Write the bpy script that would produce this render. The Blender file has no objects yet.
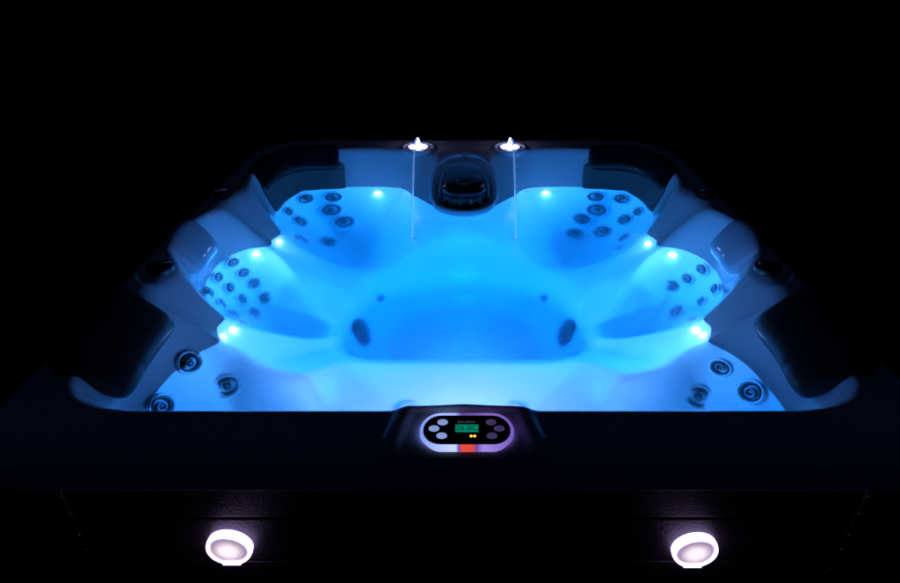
import bpy, bmesh, math, random
from mathutils import Vector, Matrix
random.seed(7)
C = bpy.context.scene.collection
import numpy as np, math
RIM, ZW = 0.90, 0.72
def mirror(p): return [(-x, y) for x, y in reversed(p)]
def chaikin(p, n=2):
    p = [np.array(q, float) for q in p]
    for _ in range(n):
        q = []
        for i in range(len(p)):
            a, b = p[i], p[(i + 1) % len(p)]
            q += [a * .75 + b * .25, a * .25 + b * .75]
        p = q
    return p
def inside(x, y, poly):
    """signed distance to a polygon, positive inside"""
    d = np.full(x.shape, 1e9); sg = np.zeros(x.shape, bool); n = len(poly)
    for i in range(n):
        ax, ay = poly[i]; bx, by = poly[(i + 1) % n]
        ex, ey = bx - ax, by - ay; wx, wy = x - ax, y - ay
        t = np.clip((wx * ex + wy * ey) / (ex * ex + ey * ey + 1e-12), 0, 1)
        d = np.minimum(d, (wx - ex * t) ** 2 + (wy - ey * t) ** 2)
        if abs(by - ay) > 1e-12:
            c = ((ay > y) != (by > y)) & (x < (bx - ax) * (y - ay) / (by - ay) + ax)
            sg ^= c
    d = np.sqrt(d)
    return np.where(sg, d, -d)
def smin(a, b, k):
    h = np.maximum(k - np.abs(a - b), 0) / k
    return np.minimum(a, b) - h * h * k * .25
def prof(d, tab):
    """smooth (monotone cubic) profile through (distance, height) pairs"""
    X = np.array([t[0] for t in tab]); Y = np.array([t[1] for t in tab])
    s = np.diff(Y) / np.diff(X); m = np.zeros(len(X)); m[0] = s[0]; m[-1] = 0
    for i in range(1, len(X) - 1):
        m[i] = 0 if s[i - 1] * s[i] <= 0 else 2 * s[i - 1] * s[i] / (s[i - 1] + s[i])
    dd = np.clip(d, X[0], X[-1]); i = np.clip(np.searchsorted(X, dd) - 1, 0, len(X) - 2)
    h = X[i + 1] - X[i]; t = (dd - X[i]) / h
    r = ((1 + 2 * t) * (1 - t) ** 2 * Y[i] + t * (1 - t) ** 2 * h * m[i]
         + t * t * (3 - 2 * t) * Y[i + 1] + t * t * (t - 1) * h * m[i + 1])
    return np.where(d < X[0], Y[0] + (d - X[0]) * s[0], r)
CORNER = [(-.80, .36), (-.89, .54), (-.90, .74), (-.82, .89), (-.62, .93), (-.40, .93), (-.29, .90),
          (-.24, .70), (-.19, .50), (-.20, .22), (-.42, .10), (-.58, .12)]
SIDE = [(-.77, -.33), (-.89, -.25), (-.96, -.12), (-.98, .02), (-.96, .14), (-.88, .225), (-.77, .21),
        (-.54, .03), (-.40, -.02), (-.37, -.24), (-.46, -.33), (-.62, -.36)]
FRONT = [(-.76, -.46), (-.85, -.535), (-.88, -.76), (-.86, -.885), (-.60, -.885), (.06, -.885), (.06, -.80), (-.14, -.68),
         (-.36, -.48), (-.60, -.50)]
BENCH = [(-.50, -.868), (.50, -.868), (.50, -.34), (.30, -.31), (0, -.29), (-.30, -.31), (-.50, -.34)]
BOWL = [(-.83, -.39), (-.80, -.33), (-.80, .24), (-.84, .31), (-.55, .62), (-.28, .84), (-.17, .70), (-.09, .575), (0, .545),
        (.09, .575), (.17, .70), (.28, .84), (.55, .62), (.84, .31), (.80, .24), (.80, -.33), (.83, -.39), (.60, -.70), (-.60, -.70)]
WELL = [(-.40, -.34), (-.45, -.15), (-.45, .06), (-.36, .24), (-.2, .33), (0, .37), (.2, .33), (.36, .24), (.45, .06), (.45, -.15),
        (.40, -.34), (0, -.31)]
ALCOVE = [(-.165, .50), (.165, .50), (.17, .70), (.155, .80), (.09, .87), (0, .885), (-.09, .87), (-.155, .80), (-.17, .70)]
T_CORNER = [(-.075, .90), (0, .72), (.04, .63), (.09, .54), (.16, .46), (.25, .405), (.45, .385)]
T_SIDE = [(-.06, .90), (0, .72), (.04, .63), (.09, .53), (.15, .44), (.22, .395), (.4, .385)]
T_FRONT = [(-.085, .90), (0, .72), (.05, .65), (.12, .56), (.2, .48), (.34, .462), (.5, .46)]
T_BENCH = [(-.085, .90), (0, .72), (.05, .58), (.11, .51), (.2, .49), (.4, .485)]
T_BOWL = [(-.17, .90), (0, .72), (.10, .63), (.22, .54), (.35, .465), (.6, .43)]
T_WELL = [(-.12, .72), (0, .42), (.05, .30), (.09, .19), (.14, .13), (.22, .11), (.4, .105)]
T_ALC = [(-.065, .90), (-.045, .872), (-.028, .862), (-.008, .82), (.006, .785), (.018, .776), (.034, .745), (.06, .736), (.2, .733)]
SCOOPS = [(-.61, -.10, .19, .19, .06), (-.53, .50, .23, .23, .055), (-.50, -.72, .20, .14, .03)]
OUT_R = dict(f=.16, b=.30)
X0, Y0, Y1 = 1.10, -1.112, 1.20
def outer(x, y):
    """distance inside the rounded outer outline of the tub"""
    cy = (Y0 + Y1) / 2; hy = (Y1 - Y0) / 2
    r = np.where(y > cy, OUT_R['b'], OUT_R['f'])
    qx = np.abs(x) - X0 + r; qy = np.abs(y - cy) - hy + r
    return -(np.minimum(np.maximum(qx, qy), 0) + np.hypot(np.maximum(qx, 0), np.maximum(qy, 0)) - r)
def sstep(a, b, v):
    t = np.clip((v - a) / (b - a), 0, 1); return t * t * (3 - 2 * t)
def raw_field(x, y):
    x = np.asarray(x, float); y = np.asarray(y, float); ax = -np.abs(x)
    z = prof(inside(ax, y, chaikin(CORNER)), T_CORNER)
    z = smin(z, prof(inside(ax, y, chaikin(SIDE)), T_SIDE), .035)
    z = smin(z, prof(inside(ax, y, chaikin(FRONT)), T_FRONT), .05)
    z = smin(z, prof(inside(x, y, chaikin(BENCH)), T_BENCH), .04)
    z = smin(z, prof(inside(x, y, chaikin(BOWL, 3)), T_BOWL), .075)
    z = smin(z, prof(inside(x, y, chaikin(WELL)), T_WELL), .08)
    for bx, by, ra, rb, dp in SCOOPS:                   # hollowed seats
        q = np.clip(1 - ((ax - bx) / ra) ** 2 - ((y - by) / rb) ** 2, 0, 1)
        z = z - dp * q ** .8 * sstep(.60, .50, z)
    z = smin(z, prof(inside(x, y, chaikin(ALCOVE)), T_ALC), .012)
    # rim: gently domed, with a shallow gutter line and a raised console at the front
    do = outer(x, y)
    rim = np.full(x.shape, RIM)
    rim = rim - .012 * sstep(.035, .0, np.abs(do - .085)) * sstep(-.6, -.9, y) * 0
    w = .148 + .22 * np.clip(-.965 - y, 0, .2)
    console = sstep(-.022, .026, w - np.abs(x)) * sstep(-.958, -.978, y)
    inner = sstep(0, .02, w - .030 - np.abs(x)) * sstep(-.986, -1.0, y)
    rim = rim + .022 * console - .008 * inner
    for sx in (-1, 1):                                  # oval recesses round the rim knobs
        e = np.hypot((x - sx * 1.0) / .055, (y + .30) / .085)
        rim = rim - .012 * sstep(1.15, .85, e)
        e = np.hypot((x - sx * 1.03) / .04, (y - .37) / .07)
        rim = rim - .010 * sstep(1.15, .85, e)
    z = smin(z, rim, .035)
    R = .055 - .030 * console                           # rolled outer edge
    e = np.clip(R - do, 0, R)
    z = np.minimum(z, np.where(do < R, z - (R - np.sqrt(np.maximum(R * R - e * e, 0))), z))
    return z

# the moulding is softened under water, then sampled from one fine grid
GX = np.linspace(-1.13, 1.13, 566); GY = np.linspace(-1.14, 1.23, 594)
def _blur(a, k):
    w = np.exp(-.5 * (np.arange(-2 * k, 2 * k + 1) / k) ** 2); w /= w.sum()
    for ax_ in (0, 1):
        p = np.pad(a, [(2 * k, 2 * k) if i == ax_ else (0, 0) for i in (0, 1)], mode='edge')
        a = sum(wi * np.take(p, np.arange(i, i + a.shape[ax_]), axis=ax_) for i, wi in enumerate(w))
    return a
_gx, _gy = np.meshgrid(GX, GY)
_raw = raw_field(_gx, _gy)
GZ = _raw + (_blur(_raw, 4) - _raw) * sstep(.735, .66, _raw)
def field(x, y):
    x = np.asarray(x, float); y = np.asarray(y, float)
    fx = np.clip((x - GX[0]) / (GX[1] - GX[0]), 0, len(GX) - 1.001); fy = np.clip((y - GY[0]) / (GY[1] - GY[0]), 0, len(GY) - 1.001)
    i = fx.astype(int); j = fy.astype(int); u = fx - i; v = fy - j
    return (GZ[j, i] * (1 - u) + GZ[j, i + 1] * u) * (1 - v) + (GZ[j + 1, i] * (1 - u) + GZ[j + 1, i + 1] * u) * v
# ------------------------------------------------------------------ helpers
def H(x, y): return float(field(np.array([x]), np.array([y]))[0])
def normal_at(x, y, e=.012):
    g = field(np.array([x + e, x - e, x, x]), np.array([y, y, y + e, y - e]))
    return Vector((-(g[0] - g[1]) / (2 * e), -(g[2] - g[3]) / (2 * e), 1)).normalized()
def link(name, me, mats, parent=None, smooth=True):
    if smooth: me.polygons.foreach_set('use_smooth', [True] * len(me.polygons))
    o = bpy.data.objects.new(name, me)
    for m in (mats if isinstance(mats, (list, tuple)) else [mats]): 
        if m.name not in [k.name for k in me.materials if k]: me.materials.append(m)
    C.objects.link(o)
    if parent: o.parent = parent
    return o
def pymesh(name, verts, faces):
    me = bpy.data.meshes.new(name); me.from_pydata([tuple(v) for v in verts], [], faces); me.update(); return me
def tag(o, label, cat=None, group=None, kind=None):
    o['label'] = label
    if cat: o['category'] = cat
    if group: o['group'] = group
    if kind: o['kind'] = kind
def frame_z(n, up=Vector((0, 0, 1))):
    """rotation whose local z is n"""
    n = n.normalized(); x = up.cross(n)
    if x.length < 1e-4: x = Vector((1, 0, 0))
    x.normalize(); y = n.cross(x)
    return Matrix((x, y, n)).transposed().to_4x4()
def lathe(name, profile, n=32, midx=None):
    """profile = [(r, z)...] from outside to centre (or closed); returns a mesh round local z"""
    V, F, M = [], [], []
    rings = []
    for r, z in profile:
        if r < 1e-6: rings.append([len(V)]); V.append((0, 0, z))
        else:
            rings.append(list(range(len(V), len(V) + n)))
            V += [(r * math.cos(2 * math.pi * k / n), r * math.sin(2 * math.pi * k / n), z) for k in range(n)]
    for i in range(len(rings) - 1):
        a, b = rings[i], rings[i + 1]
        for k in range(n):
            k2 = (k + 1) % n
            if len(a) == 1 and len(b) == 1: continue
            if len(b) == 1: F.append((a[k], a[k2], b[0]))
            elif len(a) == 1: F.append((a[0], b[k2], b[k]))
            else: F.append((a[k], a[k2], b[k2], b[k]))
            M.append(midx[i] if midx else 0)
    me = pymesh(name, V, F)
    me.polygons.foreach_set('material_index', M)
    return me
def box_mesh(name, boxes, bevel=.0):
    bm = bmesh.new()
    for x0, x1, y0, y1, z0, z1 in boxes:
        r = bmesh.ops.create_cube(bm, size=1)
        for v in r['verts']:
            v.co = Vector(((x0 + x1) / 2 + v.co.x * (x1 - x0), (y0 + y1) / 2 + v.co.y * (y1 - y0), (z0 + z1) / 2 + v.co.z * (z1 - z0)))
    if bevel: bmesh.ops.bevel(bm, geom=bm.edges[:], offset=bevel, segments=2, affect='EDGES', profile=.6)
    me = bpy.data.meshes.new(name); bm.to_mesh(me); bm.free(); return me
def stadium(hw, hh, n=14):
    """points of a stadium outline, half width hw, half height hh"""
    c = hw - hh; P = []
    for k in range(n + 1): t = -math.pi / 2 + math.pi * k / n; P.append((c + hh * math.cos(t), hh * math.sin(t)))
    for k in range(n + 1): t = math.pi / 2 + math.pi * k / n; P.append((-c + hh * math.cos(t), hh * math.sin(t)))
    return P
def plate(name, outline, z0, z1, bevel=.0):
    bm = bmesh.new(); vs = [bm.verts.new((x, y, z0)) for x, y in outline]; f = bm.faces.new(vs)
    r = bmesh.ops.extrude_face_region(bm, geom=[f])
    for v in [g for g in r['geom'] if isinstance(g, bmesh.types.BMVert)]: v.co.z = z1
    bmesh.ops.recalc_face_normals(bm, faces=bm.faces)
    if bevel:
        ed = [e for e in bm.edges if all(abs(v.co.z - z1) < 1e-6 for v in e.verts)]
        bmesh.ops.bevel(bm, geom=ed, offset=bevel, segments=3, affect='EDGES', profile=.5)
    me = bpy.data.meshes.new(name); bm.to_mesh(me); bm.free(); return me
def text_mesh(name, s, size, depth=.0003, spacing=1.0):
    cu = bpy.data.curves.new(name, 'FONT'); cu.body = s; cu.size = size; cu.extrude = depth; cu.space_character = spacing
    cu.align_x = 'CENTER'; cu.align_y = 'CENTER'
    o = bpy.data.objects.new(name, cu); C.objects.link(o)
    dg = bpy.context.evaluated_depsgraph_get()
    me = bpy.data.meshes.new_from_object(o.evaluated_get(dg))
    bpy.data.objects.remove(o); bpy.data.curves.remove(cu); me.name = name
    return me
def tube_mesh(name, pts, rad, n=12):
    V, F = [], []
    pts = [Vector(p) for p in pts]
    for i, p in enumerate(pts):
        t = (pts[min(i + 1, len(pts) - 1)] - pts[max(i - 1, 0)]).normalized()
        a = t.cross(Vector((1, 0, 0))).normalized(); b = t.cross(a)
        r = rad(i / (len(pts) - 1)) if callable(rad) else rad
        V += [p + (a * math.cos(2 * math.pi * k / n) + b * math.sin(2 * math.pi * k / n)) * r for k in range(n)]
    for i in range(len(pts) - 1):
        for k in range(n): F.append((i * n + k, i * n + (k + 1) % n, (i + 1) * n + (k + 1) % n, (i + 1) * n + k))
    F.append(tuple(range(n))[::-1]); F.append(tuple((len(pts) - 1) * n + k for k in range(n)))
    return pymesh(name, V, F)

# ------------------------------------------------------------------ materials
def mat(name, base=(.5, .5, .5), rough=.4, metal=0, coat=0, spec=.5, emit=None, es=0, noise=0, nscale=8, bump=0, bscale=60, trans=0, ior=1.45):
    m = bpy.data.materials.new(name); m.use_nodes = True; N = m.node_tree.nodes; L = m.node_tree.links
    p = N['Principled BSDF']; p.inputs['Base Color'].default_value = (*base, 1); p.inputs['Roughness'].default_value = rough
    p.inputs['Metallic'].default_value = metal; p.inputs['Coat Weight'].default_value = coat; p.inputs['Coat Roughness'].default_value = .08
    p.inputs['Specular IOR Level'].default_value = spec; p.inputs['Transmission Weight'].default_value = trans; p.inputs['IOR'].default_value = ior
    if emit: p.inputs['Emission Color'].default_value = (*emit, 1); p.inputs['Emission Strength'].default_value = es
    tc = N.new('ShaderNodeTexCoord')
    if noise:
        n = N.new('ShaderNodeTexNoise'); n.inputs['Scale'].default_value = nscale; n.inputs['Detail'].default_value = 6
        L.new(tc.outputs['Object'], n.inputs['Vector'])
        r = N.new('ShaderNodeValToRGB'); L.new(n.outputs['Fac'], r.inputs['Fac'])
        r.color_ramp.elements[0].position = .3; r.color_ramp.elements[1].position = .7
        r.color_ramp.elements[0].color = (*[c * (1 - noise) for c in base], 1); r.color_ramp.elements[1].color = (*[min(1, c * (1 + noise)) for c in base], 1)
        L.new(r.outputs['Color'], p.inputs['Base Color'])
    if bump:
        n2 = N.new('ShaderNodeTexNoise'); n2.inputs['Scale'].default_value = bscale; n2.inputs['Detail'].default_value = 5
        L.new(tc.outputs['Object'], n2.inputs['Vector'])
        b = N.new('ShaderNodeBump'); b.inputs['Strength'].default_value = bump; b.inputs['Distance'].default_value = .004
        L.new(n2.outputs['Fac'], b.inputs['Height']); L.new(b.outputs['Normal'], p.inputs['Normal'])
    return m
ACRYLIC = mat('pearl_acrylic', (.76, .78, .82), .15, coat=.6, noise=.04, nscale=5)
PAD = mat('headrest_acrylic', (.62, .64, .72), .10, coat=.8)
PILLOW = mat('black_pillow_foam', (.006, .006, .008), .34, spec=.35, noise=.3, nscale=30, bump=.06, bscale=240)
SHADE = mat('charcoal_wall_shade', (.10, .105, .115), .5, noise=.1)  # dark colour standing in for shade on the wall below the rear pillows
FLANGE = mat('jet_flange_chrome', (.72, .76, .82), .14, metal=.55, coat=.4)
DARKJ = mat('jet_dark_plastic', (.015, .017, .02), .2, coat=.4)
STEEL = mat('jet_steel', (.35, .37, .4), .22, metal=.9)
BLACK = mat('black_plastic', (.010, .010, .012), .3, coat=.2)
GLOSSK = mat('gloss_faceplate', (.004, .004, .005), .12)
CHROME = mat('chrome_ring', (.6, .6, .65), .15, metal=1)
CABINET = mat('dark_cabinet_panel', (.015, .012, .014), .5, noise=.35, nscale=22, bump=.28, bscale=150)
TRIM = mat('dark_metal_trim', (.09, .085, .09), .32, metal=.8)
GROUND = mat('dark_stone_ground', (.02, .02, .022), .9, spec=0, noise=.3, nscale=3, bump=.3, bscale=30)
LED = mat('white_led', (.8, .8, .8), .3, emit=(.17, .41, 1), es=5600)
MAIN = mat('blue_white_main_light', (.5, .5, .5), .3, emit=(1.7, .54, 1.0), es=850)
FILL_LAMP = mat('added_footwell_fill', (.5, .5, .5), .3, emit=(.10, .38, 1.0), es=55)  # added fill lamp, evens out the light on seats and rear walls
FOUNT = mat('fountain_glow', (.8, .8, .8), .3, emit=(.52, .50, 1.0), es=20)
LAMPRING = mat('frosted_lamp_ring', (.8, .8, .8), .4, emit=(.62, .45, 1.0), es=3.6)
def lens_material():
    m = mat('lamp_lens', (.35, .33, .40), .15, coat=.3); N = m.node_tree.nodes; L = m.node_tree.links; p = N['Principled BSDF']
    tc = N.new('ShaderNodeTexCoord'); mp = N.new('ShaderNodeVectorMath'); mp.operation = 'MULTIPLY'; mp.inputs[1].default_value = (1, 1, 0)
    ln = N.new('ShaderNodeVectorMath'); ln.operation = 'LENGTH'; r = N.new('ShaderNodeMapRange')
    r.inputs['From Min'].default_value = .016; r.inputs['From Max'].default_value = .044; r.inputs['To Min'].default_value = 1.15; r.inputs['To Max'].default_value = .12
    L.new(tc.outputs['Object'], mp.inputs[0]); L.new(mp.outputs['Vector'], ln.inputs[0]); L.new(ln.outputs['Value'], r.inputs['Value'])
    p.inputs['Emission Color'].default_value = (.98, .78, .95, 1); L.new(r.outputs['Result'], p.inputs['Emission Strength'])
    return m
LAMPLENS = lens_material()
def bezel_material(name, stops):  # coloured reflections on the metal bezel, painted as glow along x
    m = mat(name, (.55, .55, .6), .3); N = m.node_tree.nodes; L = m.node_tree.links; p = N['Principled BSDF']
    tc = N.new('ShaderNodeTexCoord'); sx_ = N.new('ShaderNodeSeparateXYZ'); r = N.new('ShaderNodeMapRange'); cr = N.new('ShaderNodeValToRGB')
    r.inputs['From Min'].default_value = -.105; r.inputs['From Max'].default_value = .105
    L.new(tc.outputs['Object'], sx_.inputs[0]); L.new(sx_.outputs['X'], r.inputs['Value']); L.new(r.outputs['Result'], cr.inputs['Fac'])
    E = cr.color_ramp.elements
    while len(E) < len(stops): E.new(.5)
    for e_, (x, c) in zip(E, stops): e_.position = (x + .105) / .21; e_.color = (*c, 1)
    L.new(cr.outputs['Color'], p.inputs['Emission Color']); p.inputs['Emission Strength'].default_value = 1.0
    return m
BEZEL_LOW = bezel_material('lower_bezel_glow', [(-.105, (.17, .26, .85)), (-.055, (.42, .54, 1)), (-.024, (.55, .66, 1)), (-.017, (.10, .08, .35)), (-.010, (.75, .07, .04)),
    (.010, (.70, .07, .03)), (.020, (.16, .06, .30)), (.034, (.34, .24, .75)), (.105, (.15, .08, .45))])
BEZEL_TOP = bezel_material('upper_bezel_glow', [(-.105, (.17, .26, .85)), (-.05, (.40, .52, 1)), (-.025, (.35, .45, .95)), (-.012, (.10, .06, .28)), (.05, (.22, .13, .50)), (.105, (.15, .08, .45))])
LCD = mat('teal_backlit_screen', (.02, .1, .08), .3, emit=(.0, .30, .20), es=.75)
DIGIT = mat('dark_digit', (.003, .02, .02), .4)
AMBER = mat('amber_indicator', (.5, .3, .1), .3, emit=(1.0, .42, .04), es=2.2)
BTN = mat('lit_button_glow', (.6, .62, .7), .25, emit=(.34, .46, .95), es=.62)  # reflected light on the silver left buttons, put in as a weak glow
BTND = mat('dim_button_glow', (.5, .48, .6), .25, emit=(.14, .09, .30), es=.3)  # same silver buttons on the dimmer right, violet light painted as glow
PRINT = mat('grey_print', (.3, .3, .33), .5, emit=(.5, .5, .6), es=.12)

def water_material():
    m = bpy.data.materials.new('spa_water'); m.use_nodes = True; N = m.node_tree.nodes; L = m.node_tree.links
    p = N['Principled BSDF']; p.inputs['Base Color'].default_value = (1, 1, 1, 1); p.inputs['Roughness'].default_value = .18
    p.inputs['Transmission Weight'].default_value = 1; p.inputs['IOR'].default_value = 1.33
    tc = N.new('ShaderNodeTexCoord'); n = N.new('ShaderNodeTexNoise'); n.inputs['Scale'].default_value = 7; n.inputs['Detail'].default_value = 3
    L.new(tc.outputs['Object'], n.inputs['Vector']); bp = N.new('ShaderNodeBump'); bp.inputs['Strength'].default_value = .12; bp.inputs['Distance'].default_value = .02
    L.new(n.outputs['Fac'], bp.inputs['Height']); L.new(bp.outputs['Normal'], p.inputs['Normal'])
    a = N.new('ShaderNodeVolumeAbsorption'); a.inputs['Color'].default_value = (.0, .875, .983, 1); a.inputs['Density'].default_value = 3.2
    s = N.new('ShaderNodeVolumeScatter'); s.inputs['Color'].default_value = (.15, .6, 1, 1); s.inputs['Density'].default_value = .11
    ad = N.new('ShaderNodeAddShader'); L.new(a.outputs[0], ad.inputs[0]); L.new(s.outputs[0], ad.inputs[1])
    L.new(ad.outputs[0], N['Material Output'].inputs['Volume'])
    return m
WATER = water_material()
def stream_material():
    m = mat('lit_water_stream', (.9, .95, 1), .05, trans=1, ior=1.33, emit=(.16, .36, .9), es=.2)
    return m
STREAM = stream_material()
BUBBLE = mat('air_bubbles', (.85, .88, .9), .2)

# ------------------------------------------------------------------ setting
g = box_mesh('ground', [(-120, 120, -20, 300, -.2, 0)]); ground = link('ground', g, GROUND, smooth=False); ground['kind'] = 'structure'
ground['label'] = 'dark ground under the hot tub'

# ------------------------------------------------------------------ the hot tub
tub = bpy.data.objects.new('hot_tub', None); C.objects.link(tub)
tub.location = (0, .05, 0)
tag(tub, 'square hot tub glowing blue from underwater lights, dark panelled cabinet with two lit lamps', 'hot tub')
TO = Matrix.Translation((0, -.05, 0))
def part(name, me, mats, parent=None, smooth=True, M=None):
    o = link(name, me, mats, None, smooth); o.parent = parent or tub
    if parent is None: o.matrix_local = TO @ (M if M else Matrix.Identity(4))
    elif M: o.matrix_local = M
    return o

# shell: one moulded sheet from the rolled rim down into every seat
def build_shell():
    nx, ny = 450, 470
    u = np.linspace(-1, 1, nx + 1); v = np.linspace(-1, 1, ny + 1); U, V = np.meshgrid(u, v)
    cy = (Y0 + Y1) / 2; hy = (Y1 - Y0) / 2
    m = np.maximum(np.maximum(np.abs(U), np.abs(V)), 1e-9)
    bx, by = U / m * X0, V / m * hy
    lo = np.full(U.shape, .7); hi = np.full(U.shape, 1.0)
    for _ in range(26):
        mid = (lo + hi) / 2; ins = outer(bx * mid, by * mid + cy) > 0
        lo = np.where(ins, mid, lo); hi = np.where(ins, hi, mid)
    s = 1 + (np.minimum(lo, 1) - 1) * m ** 7
    X = U * X0 * s; Y = V * hy * s + cy
    Z = np.where(field(X, Y) > .84, raw_field(X, Y), field(X, Y))
    verts = np.stack([X, Y, Z], -1).reshape(-1, 3).tolist()
    W = nx + 1; faces = []
    for j in range(ny):
        b = j * W
        for i in range(nx): faces.append((b + i, b + i + 1, b + W + i + 1, b + W + i))
    loop = [i for i in range(W)] + [j * W + nx for j in range(1, ny + 1)] + [ny * W + i for i in range(nx - 1, -1, -1)] + [j * W for j in range(ny - 1, 0, -1)]
    # skirt of the rolled rim
    P = np.array([verts[k] for k in loop]); e = 1e-3
    gx = outer(P[:, 0] + e, P[:, 1]) - outer(P[:, 0] - e, P[:, 1]); gy = outer(P[:, 0], P[:, 1] + e) - outer(P[:, 0], P[:, 1] - e)
    L = np.hypot(gx, gy) + 1e-9; nx_, ny_ = -gx / L, -gy / L
    prev = loop
    for off, z in ((.002, .840), (.004, .820), (.005, .806), (.0056, .800), (.0056, .797), (-.03, .7968)):
        cur = list(range(len(verts), len(verts) + len(loop)))
        verts += [(P[k, 0] + nx_[k] * off, P[k, 1] + ny_[k] * off, z) for k in range(len(loop))]
        for k in range(len(loop)):
            k2 = (k + 1) % len(loop); faces.append((prev[k2], prev[k], cur[k], cur[k2]))
        prev = cur
    return pymesh('shell', verts, faces)
part('shell', build_shell(), ACRYLIC)

# cabinet: grooved panels between corner posts
FY, BY, SX, PX = -1.072, 1.172, 1.072, .92
def slats(a0, a1):
    zs = [.06, .17, .33, .49, .65, .793]
    return [(a0, a1, z0 + .004, z1 - .004) for z0, z1 in zip(zs[:-1], zs[1:])]
def panel(name, axis, pos, a0, a1, sgn):
    bx = []
    for u0, u1, z0, z1 in slats(a0, a1):
        if axis == 'y': bx.append((u0, u1, min(pos, pos - sgn * .02), max(pos, pos - sgn * .02), z0, z1))
        else: bx.append((min(pos, pos - sgn * .02), max(pos, pos - sgn * .02), u0, u1, z0, z1))
    q = pos - sgn * .016
    lo, hi = min(q, q - sgn * .02), max(q, q - sgn * .02)
    me = box_mesh(name, bx, .003)
    o = part(name, me, CABINET, smooth=False)
    bk = box_mesh('backing_board', [(a0, a1, lo, hi, .05, .794)] if axis == 'y' else [(lo, hi, a0, a1, .05, .794)])
    part('backing_board', bk, BLACK, o, smooth=False)
    return o
panel('front_panel', 'y', FY, -PX + .004, PX - .004, -1)
panel('rear_panel', 'y', BY, -PX + .004, PX - .004, 1)
panel('side_panel', 'x', -SX, -.78, .87, -1); panel('side_panel', 'x', SX, -.78, .87, 1)
for sx in (-1, 1):
    for yy, y1, sy in ((FY, -.79, -1), (BY, .88, 1)):
        r = .13
        ol = [(sx * PX, yy), (sx * (SX - r), yy)] + [(sx * (SX - r + r * math.sin(t)), yy - sy * (r - r * math.cos(t))) for t in [math.pi / 2 * k / 8 for k in range(1, 9)]] + [(sx * SX, y1), (sx * (SX - .05), y1), (sx * (SX - .10), yy - sy * .12), (sx * PX, yy - sy * .05)]
        if (sx * sy) > 0: ol = ol[::-1]
        part('corner_post', plate('corner_post', ol, .05, .794, 0), CABINET, smooth=False)
    t = part('edge_trim', box_mesh('edge_trim', [(sx * PX - .008, sx * PX + .008, FY - .008, FY + .004, .05, .793)], .003), TRIM, smooth=False)
    for z in (.735, .675, .60, .545, .47, .38, .29, .2, .11):
        part('rivet', lathe('rivet', [(.0055, -.001), (.005, .002), (.003, .0035), (0, .004)], 12), CHROME, t, M=Matrix.Translation((sx * PX, FY - .008, z)) @ Matrix.Rotation(math.pi / 2, 4, 'X'))
part('base_plinth', box_mesh('base_plinth', [(-1.03, 1.03, -1.03, 1.13, .0, .05)], .004), BLACK, smooth=False)

# cabinet lamps
def cabinet_lamp(x, z):
    M = Matrix.Translation((x, FY, z)) @ Matrix.Rotation(math.pi / 2, 4, 'X')
    o = part('cabinet_lamp', lathe('lamp_housing', [(.048, -.004), (.054, .0), (.055, .010), (.054, .0165), (.052, .0205), (.049, .0222), (.0475, .0205), (.046, .015), (0, .012)], 48), LAMPRING, M=M)
    part('lamp_lens', lathe('lamp_lens', [(.0466, .0145), (.044, .0185), (.036, .0205), (.018, .0215), (0, .0218)], 40), LAMPLENS, o)
    tab = [(-.022, -.0485), (.022, -.0485), (.017, -.0385), (-.017, -.0385)]
    part('lamp_tab', plate('lamp_tab', tab, .017, .0240, .001), LAMPRING, o, smooth=False)
cabinet_lamp(-.567, .556); cabinet_lamp(.560, .546)

# hydro jets on the seat backs
R_OUT = [(.62, -.5), (1.0, -.5), (1.0, .06), (.97, .13), (.88, .17), (.80, .14), (.75, .05), (.72, .0), (.70, -.25)]
JET_ME = lathe('jet_flange', R_OUT, 40)
EYE_ME = lathe('jet_eyelet', [(.71, -.2), (.70, .05), (.66, .10), (.60, .10), (.54, .02), (.50, -.10), (0, -.12)], 36)
NOZ_ME = lathe('jet_nozzle', [(.44, -.11), (.43, .10), (.38, .17), (.30, .17), (.24, .08), (.20, -.02), (0, -.05)], 30, [0, 0, 0, 0, 1, 1])
SWIRL_ME = lathe('jet_bore', [(.12, -.06), (.11, .10), (.06, .13), (0, .13)], 20)
for me, ms in ((JET_ME, [FLANGE]), (EYE_ME, [DARKJ]), (NOZ_ME, [STEEL, DARKJ]), (SWIRL_ME, [STEEL])):
    for m_ in ms: me.materials.append(m_)
    me.polygons.foreach_set('use_smooth', [True] * len(me.polygons))
def jet(x, y, r, turn=None):
    n = normal_at(x, y, .02); p = Vector((x, y, H(x, y))) + n * .004
    if abs(x) > .5 and -.4 < y < .3:                     # the side-seat jets are all aimed at the sitter's back
        n = (n + (Vector((math.copysign(.55, x), -.03, .62)) - p).normalized() * .18).normalized(); p += n * .001
    o = bpy.data.objects.new('jet', JET_ME); C.objects.link(o); o.parent = tub
    o.matrix_local = TO @ Matrix.Translation(p) @ frame_z(n) @ Matrix.Diagonal((r, r, r, 1))
    e = bpy.data.objects.new('eyelet', EYE_ME); C.objects.link(e); e.parent = o
    k = bpy.data.objects.new('nozzle', NOZ_ME); C.objects.link(k); k.parent = o
    a = random.uniform(0, 6.28)
    k.matrix_local = Matrix.Translation((.06 * math.cos(a), .06 * math.sin(a), 0)) @ Matrix.Rotation(.12, 4, 'X')
    b = bpy.data.objects.new('nozzle_tip', SWIRL_ME); C.objects.link(b); b.parent = o; b.matrix_local = k.matrix_local
    return o
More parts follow.
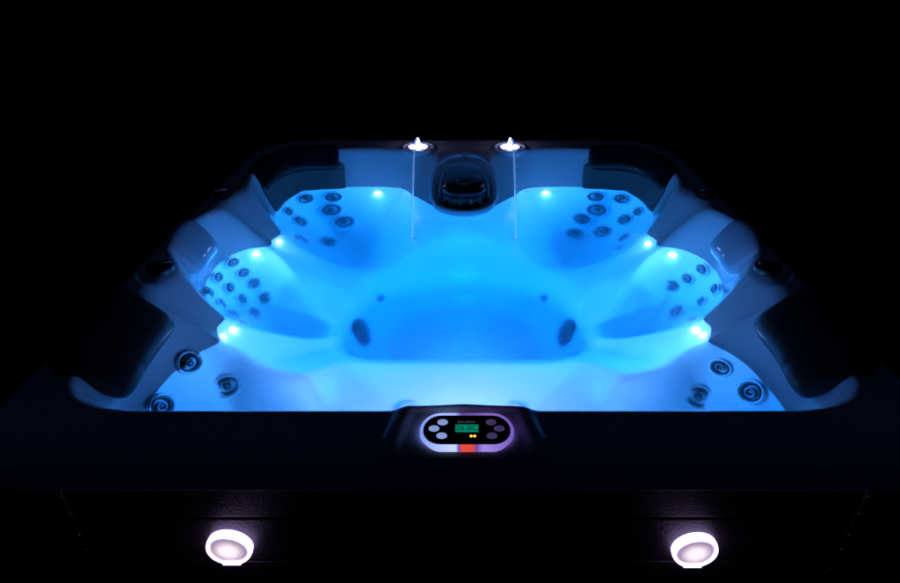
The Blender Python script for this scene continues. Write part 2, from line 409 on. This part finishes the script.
JETS = [  # x, y, radius
    (-.861, .673, 0.046), (-.810, .832, 0.054), (-.677, .877, 0.056), (-.804, .651, 0.059), (-.680, .812, 0.064), (-.605, .742, 0.061), (-.750, .464, 0.051), (-.660, .578, 0.051),
    (.682, .877, 0.056), (.806, .834, 0.054), (.855, .682, 0.046), (.680, .812, 0.064), (.797, .682, 0.059), (.597, .762, 0.054), (.550, .676, 0.046), (.684, .657, 0.059), (.752, .507, 0.046), (.682, .350, 0.044),
    (-.940, .120, 0.038), (-.957, -.004, 0.038), (-.938, -.133, 0.035), (-.901, .107, 0.038), (-.917, -.014, 0.038), (-.893, -.157, 0.037), (-.859, .092, 0.037), (-.870, -.029, 0.037), (-.846, -.178, 0.036), (-.800, .038, 0.036), (-.815, -.074, 0.038), (-.775, -.255, 0.034),
    (.951, .067, 0.040), (.943, -.094, 0.039), (.903, .072, 0.038), (.894, -.113, 0.037), (.851, .085, 0.038), (.825, -.076, 0.047), (.795, -.255, 0.036),
    (-.837, -.561, 0.046), (-.728, -.579, 0.048), (-.850, -.739, 0.048), (.793, -.549, 0.038), (.716, -.609, 0.049), (.836, -.672, 0.050),
    (-.163, -.630, 0.040), (.150, -.630, 0.036), (-.357, .149, 0.024), (.346, .159, 0.024)]
for j in JETS: jet(*j)
# two suction drains low on the footwell sides
for x, y in ((-.405, -.085), (.403, -.085)):
    n = normal_at(x, y); p = Vector((x, y, H(x, y)))
    o = part('suction_drain', lathe('suction_drain', [(.072, -.02), (.072, .006), (.064, .014), (.035, .018), (0, .018)], 32), BLACK, M=Matrix.Translation(p) @ frame_z(n))
    part('drain_cap', lathe('drain_cap', [(.026, .017), (.025, .024), (.012, .026), (0, .026)], 24), DARKJ, o)

# small white lights along the waterline
LED_ME = lathe('light_lens', [(1, -.6), (1, .1), (.85, .45), (.5, .7), (0, .78)], 20)
LED_ME.materials.append(LED); LED_ME.polygons.foreach_set('use_smooth', [True] * len(LED_ME.polygons))
BEZ_ME = lathe('light_bezel', [(1.45, -.5), (1.45, .0), (1.3, .12), (1.05, .10), (1.0, -.3)], 24)
BEZ_ME.materials.append(CHROME); BEZ_ME.polygons.foreach_set('use_smooth', [True] * len(BEZ_ME.polygons))
for x, y, r in ((-.86, -.455, 0.0097), (-.774, -.360, 0.0090), (-.866, .200, 0.0090), (-.797, .300, 0.0083), (-.447, .905, 0.0083), (.425, .905, 0.0083),
             (.790, .285, 0.0090), (.868, .197, 0.0090), (.778, -.362, 0.0097), (.855, -.445, 0.0105)):
    for _ in range(60):
        n = normal_at(x, y)
        if H(x, y) < ZW - .016: break
        x += n.x * .002; y += n.y * .002
    p = Vector((x, y, H(x, y)))
    o = bpy.data.objects.new('waterline_light', BEZ_ME); C.objects.link(o); o.parent = tub
    o.matrix_local = TO @ Matrix.Translation(p) @ frame_z(n) @ Matrix.Diagonal((r, r, r, 1))
    l = bpy.data.objects.new('lens', LED_ME); C.objects.link(l); l.parent = o
# the big underwater light on the front wall, and an added footwell fill lamp
def main_light(x, y, z, r, d, m_):
    M = Matrix.Translation((x, y, z)) @ frame_z(Vector(d))
    o = part('underwater_light', lathe('light_housing', [(1.25 * r, -.04), (1.25 * r, .004), (1.1 * r, .012), (1.02 * r, .006), (1.0 * r, -.02)], 40), CHROME, M=M)
    part('lens', lathe('main_lens', [(1.0 * r, -.01), (.95 * r, .004), (.6 * r, .010), (0, .012)], 32), m_, o)
wy = next(q for q in np.arange(-.95, -.6, .002) if H(0, q) < .605)
main_light(0, wy + .004, .605, .055, (0, 1, .12), MAIN)
wy = next(q for q in np.arange(-.45, 0, .002) if H(0, q) < .27)
main_light(0, wy + .004, .27, .055, (0, 1, .18), FILL_LAMP)  # fill lamp added out of view below the bench edge

# head pillows
def sweep_pad(name, path, a, b, tilt, mats, p_end=5, q=3.2, n=36, m=28, groove=None, drop=0):
    """pillow swept along a path; a = half height along the wall, b = half thickness; tilt = outward normal's angle above horizontal"""
    pts = [Vector(p) for p in path]
    def at(s):
        f = s * (len(pts) - 1); i = min(int(f), len(pts) - 2); t = f - i
        p0, p1, p2, p3 = pts[max(i - 1, 0)], pts[i], pts[i + 1], pts[min(i + 2, len(pts) - 1)]
        pos = .5 * ((2 * p1) + (p2 - p0) * t + (2 * p0 - 5 * p1 + 4 * p2 - p3) * t * t + (3 * p1 - p0 - 3 * p2 + p3) * t ** 3)
        return pos
    V, F = [], []
    for i in range(n + 1):
        s0 = i / n; s = .5 - .5 * math.cos(math.pi * s0)
        c = at(s); tg = (at(min(s + .01, 1)) - at(max(s - .01, 0))).normalized()
        inw = Vector((0, 0, 1)).cross(tg).normalized()
        if inw.dot(Vector((0, -.1, 0)) - Vector((c.x, c.y, 0))) < 0: inw = -inw
        nn = inw * math.cos(tilt) + Vector((0, 0, 1)) * math.sin(tilt); up = nn.cross(tg)
        if up.z < 0: up = -up
        k = max(0, 1 - abs(2 * s - 1) ** p_end) ** (1 / p_end); kb = max(0, 1 - abs(2 * s - 1) ** 3.0) ** .5
        gr = 1
        if groove: gr = 1 - .16 * math.exp(-((s - groove) / .022) ** 2)
        for j in range(m):
            t = 2 * math.pi * j / m; ct, st = math.cos(t), math.sin(t)
            e = (abs(ct) ** q + abs(st) ** q) ** (-1 / q)
            aa = ct * e * a * k; bb = st * e * b * (kb if k > 0 else 0) * gr * (1 - .18 * ct * e)
            V.append(c + up * aa + nn * bb)
    for i in range(n):
        for j in range(m): F.append((i * m + j, (i + 1) * m + j, (i + 1) * m + (j + 1) % m, i * m + (j + 1) % m))
    F.append(tuple(range(m))); F.append(tuple(n * m + j for j in range(m))[::-1])
    me = pymesh(name, V, F); bm = bmesh.new(); bm.from_mesh(me); bmesh.ops.recalc_face_normals(bm, faces=bm.faces); bm.to_mesh(me); bm.free()
    return me
for sx in (-1, 1):
    path = [(sx * .935, -.845, .872), (sx * .954, -.74, .876), (sx * .960, -.62, .878), (sx * .955, -.485, .876)]
    part('pillow', sweep_pad('pillow', path, .110, .050, math.radians(48), PILLOW, groove=.30), PILLOW)
    path = [(sx * .958, .62, .862), (sx * .952, .78, .862), (sx * .885, .910, .862), (sx * .78, .962, .862), (sx * .645, .972, .862)]
    o = part('pillow', sweep_pad('pillow', path, .066, .040, math.radians(38), PILLOW, p_end=8), PILLOW)
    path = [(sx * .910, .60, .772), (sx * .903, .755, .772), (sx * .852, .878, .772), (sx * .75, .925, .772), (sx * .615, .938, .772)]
    part('wall_shade', sweep_pad('wall_shade', path, .070, .012, math.radians(20), SHADE, p_end=10), SHADE, o)  # dark pad put where the wall is only shaded
    path = [(sx * .975, -.185, .862), (sx * .990, -.07, .868), (sx * .985, .05, .864)]
    part('headrest', sweep_pad('headrest', path, .085, .034, math.radians(35), PAD, p_end=3.2, q=2.8), PAD)

# filter basket in the alcove
fx, fy, fz = 0, .685, .733
part('filter_collar', lathe('filter_collar', [(.150, -.01), (.150, .010), (.142, .016), (.120, .014), (.112, .004), (.110, -.01)], 56), ACRYLIC, M=Matrix.Translation((fx, fy, fz)))
def basket():
    n = 96; V, F = [], []
    prof_ = [(.104, 0), (.106, .014), (.102, .018), (.102, .066), (.106, .070), (.104, .082), (.094, .092), (.06, .098), (.0, .100)]
    for i, (r, z) in enumerate(prof_):
        for k in range(n):
            slot = 1 - (.14 if (k % 8) < 4 and 2 <= i <= 3 else 0)
            V.append((r * slot * math.cos(2 * math.pi * k / n), r * slot * math.sin(2 * math.pi * k / n), z))
    for i in range(len(prof_) - 1):
        for k in range(n): F.append((i * n + k, i * n + (k + 1) % n, (i + 1) * n + (k + 1) % n, (i + 1) * n + k))
    return pymesh('basket', V, F)
fb = part('filter_basket', basket(), BLACK, M=Matrix.Translation((fx, fy, fz)))
part('basket_knob', lathe('basket_knob', [(.030, .095), (.030, .108), (.024, .114), (0, .115)], 24), BLACK, fb)

for w_, y_, z_, r_ in ((.158, .905, .897, .0085), (.118, .868, .868, .007)):
    P = []
    for k in range(41):
        t = math.pi * k / 40; s_ = math.sin(t) ** .62
        P.append((w_ * math.copysign(abs(math.cos(t)) ** .75, math.cos(t)), .70 + (y_ - .70) * s_, .738 + (z_ - .738) * s_))
    part('alcove_moulding', tube_mesh('alcove_moulding', P, r_, 10), PAD)
# fountain nozzles on the rear rim
for sx in (-1, 1):
    o = part('fountain_nozzle', lathe('fountain_ring', [(.088, -.01), (.088, .003), (.083, .008), (.072, .007), (.066, .002), (.060, .002), (.055, .007), (.049, .007), (.046, -.004)], 48), PAD, M=Matrix.Translation((sx * .238, 1.018, .9)))
    part('glowing_lens', lathe('glowing_lens', [(.046, -.003), (.043, .006), (.030, .011), (.017, .015), (.012, .022), (.008, .036), (.004, .050), (0, .053)], 32), FOUNT, o)

# knobs on the side rims
def knob(x, y, r):
    z = H(x, y); M = Matrix.Translation((x, y, z))
    o = part('rim_knob', lathe('rim_knob', [(r, -.004), (r, .010), (.93 * r, .016), (.5 * r, .018), (0, .018)], 36), BLACK, M=M)
    part('grip', box_mesh('grip', [(-.8 * r, .8 * r, -.2 * r, .2 * r, .016, .030)], .004), DARKJ, o, M=Matrix.Rotation(.5 if x < 0 else -.3, 4, 'Z'))
for sx in (-1, 1): knob(sx * 1.0, -.285, .042); knob(sx * 1.03, .375, .032)

# control panel on the front rim
px_, py_, pz_ = .006, -1.061, RIM + .0150
PM = Matrix.Translation((px_, py_, pz_)) @ Matrix.Rotation(math.radians(7), 4, 'X')
cp = part('control_panel', plate('control_panel', stadium(.0935, .0390), -.006, .008, .0025), GLOSSK, M=PM, smooth=False)
def bezel_outline(hw, hh):
    c = hw - hh; P = []
    for k in range(31): P.append((c * (-1 + 2 * k / 30), -hh))
    for k in range(1, 24): t = -math.pi / 2 + math.pi * k / 24; P.append((c + hh * math.cos(t), hh * math.sin(t)))
    for k in range(31): P.append((c * (1 - 2 * k / 30), hh))
    for k in range(1, 24): t = math.pi / 2 + math.pi * k / 24; P.append((-c + hh * math.cos(t), hh * math.sin(t)))
    return P
def bezel_half(m_, i0, i1, label):  # half of the bezel ring, its reflected colours put in as emission
    A = bezel_outline(.0940, .0395); B = bezel_outline(.1025, .0480); n = len(A); V, F = [], []
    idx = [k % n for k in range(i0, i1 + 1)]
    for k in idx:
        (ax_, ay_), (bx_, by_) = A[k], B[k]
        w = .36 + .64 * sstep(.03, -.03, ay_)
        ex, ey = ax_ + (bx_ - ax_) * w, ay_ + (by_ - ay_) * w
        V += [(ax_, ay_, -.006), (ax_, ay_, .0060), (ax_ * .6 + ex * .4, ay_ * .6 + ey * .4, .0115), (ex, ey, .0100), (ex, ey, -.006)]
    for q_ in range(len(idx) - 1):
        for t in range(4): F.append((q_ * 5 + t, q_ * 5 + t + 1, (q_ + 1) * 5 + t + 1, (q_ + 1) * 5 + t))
    me = pymesh('bezel_glow', V, F); bm = bmesh.new(); bm.from_mesh(me); bmesh.ops.recalc_face_normals(bm, faces=bm.faces); bm.to_mesh(me); bm.free()
    o = part('bezel_glow', me, m_, cp); o['label'] = label
bezel_half(BEZEL_TOP, 42, 96, 'upper half of the panel bezel, reflections painted as blue-white to violet glow')
bezel_half(BEZEL_LOW, 96, 108 + 42, 'lower half of the panel bezel, reflections painted as blue-white, orange and violet glow')
sc_ = part('screen', box_mesh('screen', [(-.0245, .0245, -.008, .0115, .0078, .0092)], .0005), LCD, cp, smooth=False)
part('readout', text_mesh('readout', '26.0C', .0200, .0002, 1.02), DIGIT, sc_, smooth=False, M=Matrix.Translation((0, .0015, .0095)))
part('printed_name', text_mesh('printed_name', 'BALBOA', .0085, .0002, 1.25), PRINT, cp, smooth=False, M=Matrix.Translation((-.001, .0190, .0084)))
for x in (.009, .0165): part('indicator_light', lathe('indicator', [(.0032, 0), (.0028, .0012), (0, .0016)], 16), AMBER, cp, M=Matrix.Translation((x, -.0185, .0078)))
BME = [(.0115, 0), (.0110, .0022), (.0085, .0034), (.004, .0038), (0, .0038)]
for x, y, m_, lab in ((-.052, .018, BTN, 'pale lit button'), (-.070, .001, BTN, 'pale lit button'), (-.053, -.018, BTN, 'pale lit button'),
                 (.052, .018, BTND, 'dim violet button'), (.069, .001, BTND, 'dim violet button'), (.053, -.018, BTND, 'dim violet button')):
    o = part('button', lathe('button', BME, 24), m_, cp, M=Matrix.Translation((x, y, .0078)) @ Matrix.Diagonal((1, .68, 1, 1))); o['label'] = lab

# ------------------------------------------------------------------ water
wm = box_mesh('water', [(-1.03, 1.03, -1.0, 1.06, .06, ZW)])
water = link('water', wm, WATER, smooth=False); water['kind'] = 'structure'; water['label'] = 'still blue lit water filling the hot tub'
for sx, lab in ((-1, 'thin lit stream of water arcing into the tub left of the black filter basket'), (1, 'thin lit stream of water arcing into the tub right of the black filter basket')):
    P = []
    for k in range(41):
        t = k / 40; P.append((sx * (.238 - .016 * t), 1.010 - .70 * t, .935 + .36 * t - .572 * t * t))
    o = link('fountain_stream', tube_mesh('fountain_stream', P, lambda t: .0053 - .0010 * t), STREAM)
    vs, fs = [], []
    for q_ in range(240):
        dd = random.random() ** 1.3; a = random.uniform(0, 6.28); rr = (.016 + .05 * dd) * random.random() ** .5; r_ = random.uniform(.0015, .0040)
        cx_, cy_, cz_ = sx * .221 + rr * math.cos(a), .305 - .05 * dd + rr * math.sin(a), ZW - .006 - .20 * dd
        bq = len(vs); vs += [(cx_ + r_, cy_, cz_), (cx_ - r_, cy_, cz_), (cx_, cy_ + r_, cz_), (cx_, cy_ - r_, cz_), (cx_, cy_, cz_ + r_), (cx_, cy_, cz_ - r_)]
        fs += [(bq + i_, bq + j_, bq + k_) for i_, j_, k_ in ((0, 2, 4), (2, 1, 4), (1, 3, 4), (3, 0, 4), (2, 0, 5), (1, 2, 5), (3, 1, 5), (0, 3, 5))]
    bo = link('bubbles', pymesh('bubbles', vs, fs), BUBBLE, o); bo['kind'] = 'stuff'
    tag(o, lab, 'water stream', 'fountain streams at the back of the tub')

# ------------------------------------------------------------------ world, camera, render
sc = bpy.context.scene
w = bpy.data.worlds.new('World'); sc.world = w; w.use_nodes = True
w.node_tree.nodes['Background'].inputs['Color'].default_value = (.10, .16, .5, 1); w.node_tree.nodes['Background'].inputs['Strength'].default_value = .0095
cd = bpy.data.cameras.new('camera'); cam = bpy.data.objects.new('camera', cd); C.objects.link(cam); sc.camera = cam
cam.location = (0, -1.9958, 1.815); cam.rotation_euler = (math.radians(90 - 30.569), 0, 0)
cd.sensor_fit = 'HORIZONTAL'; cd.sensor_width = 36; cd.lens = 590 / 900 * 36; cd.shift_x = -14 / 900; cd.clip_end = 100; cd.clip_start = .05
sc.view_settings.view_transform = 'Standard'; sc.view_settings.look = 'None'; sc.view_settings.exposure = .10; sc.view_settings.gamma = 1
sc.render.engine = 'CYCLES'
cy = sc.cycles
cy.use_denoising = True; cy.max_bounces = 14; cy.diffuse_bounces = 8; cy.glossy_bounces = 4; cy.transmission_bounces = 8; cy.volume_bounces = 1
cy.caustics_refractive = True; cy.caustics_reflective = True; cy.blur_glossy = .3; cy.sample_clamp_indirect = 3.0
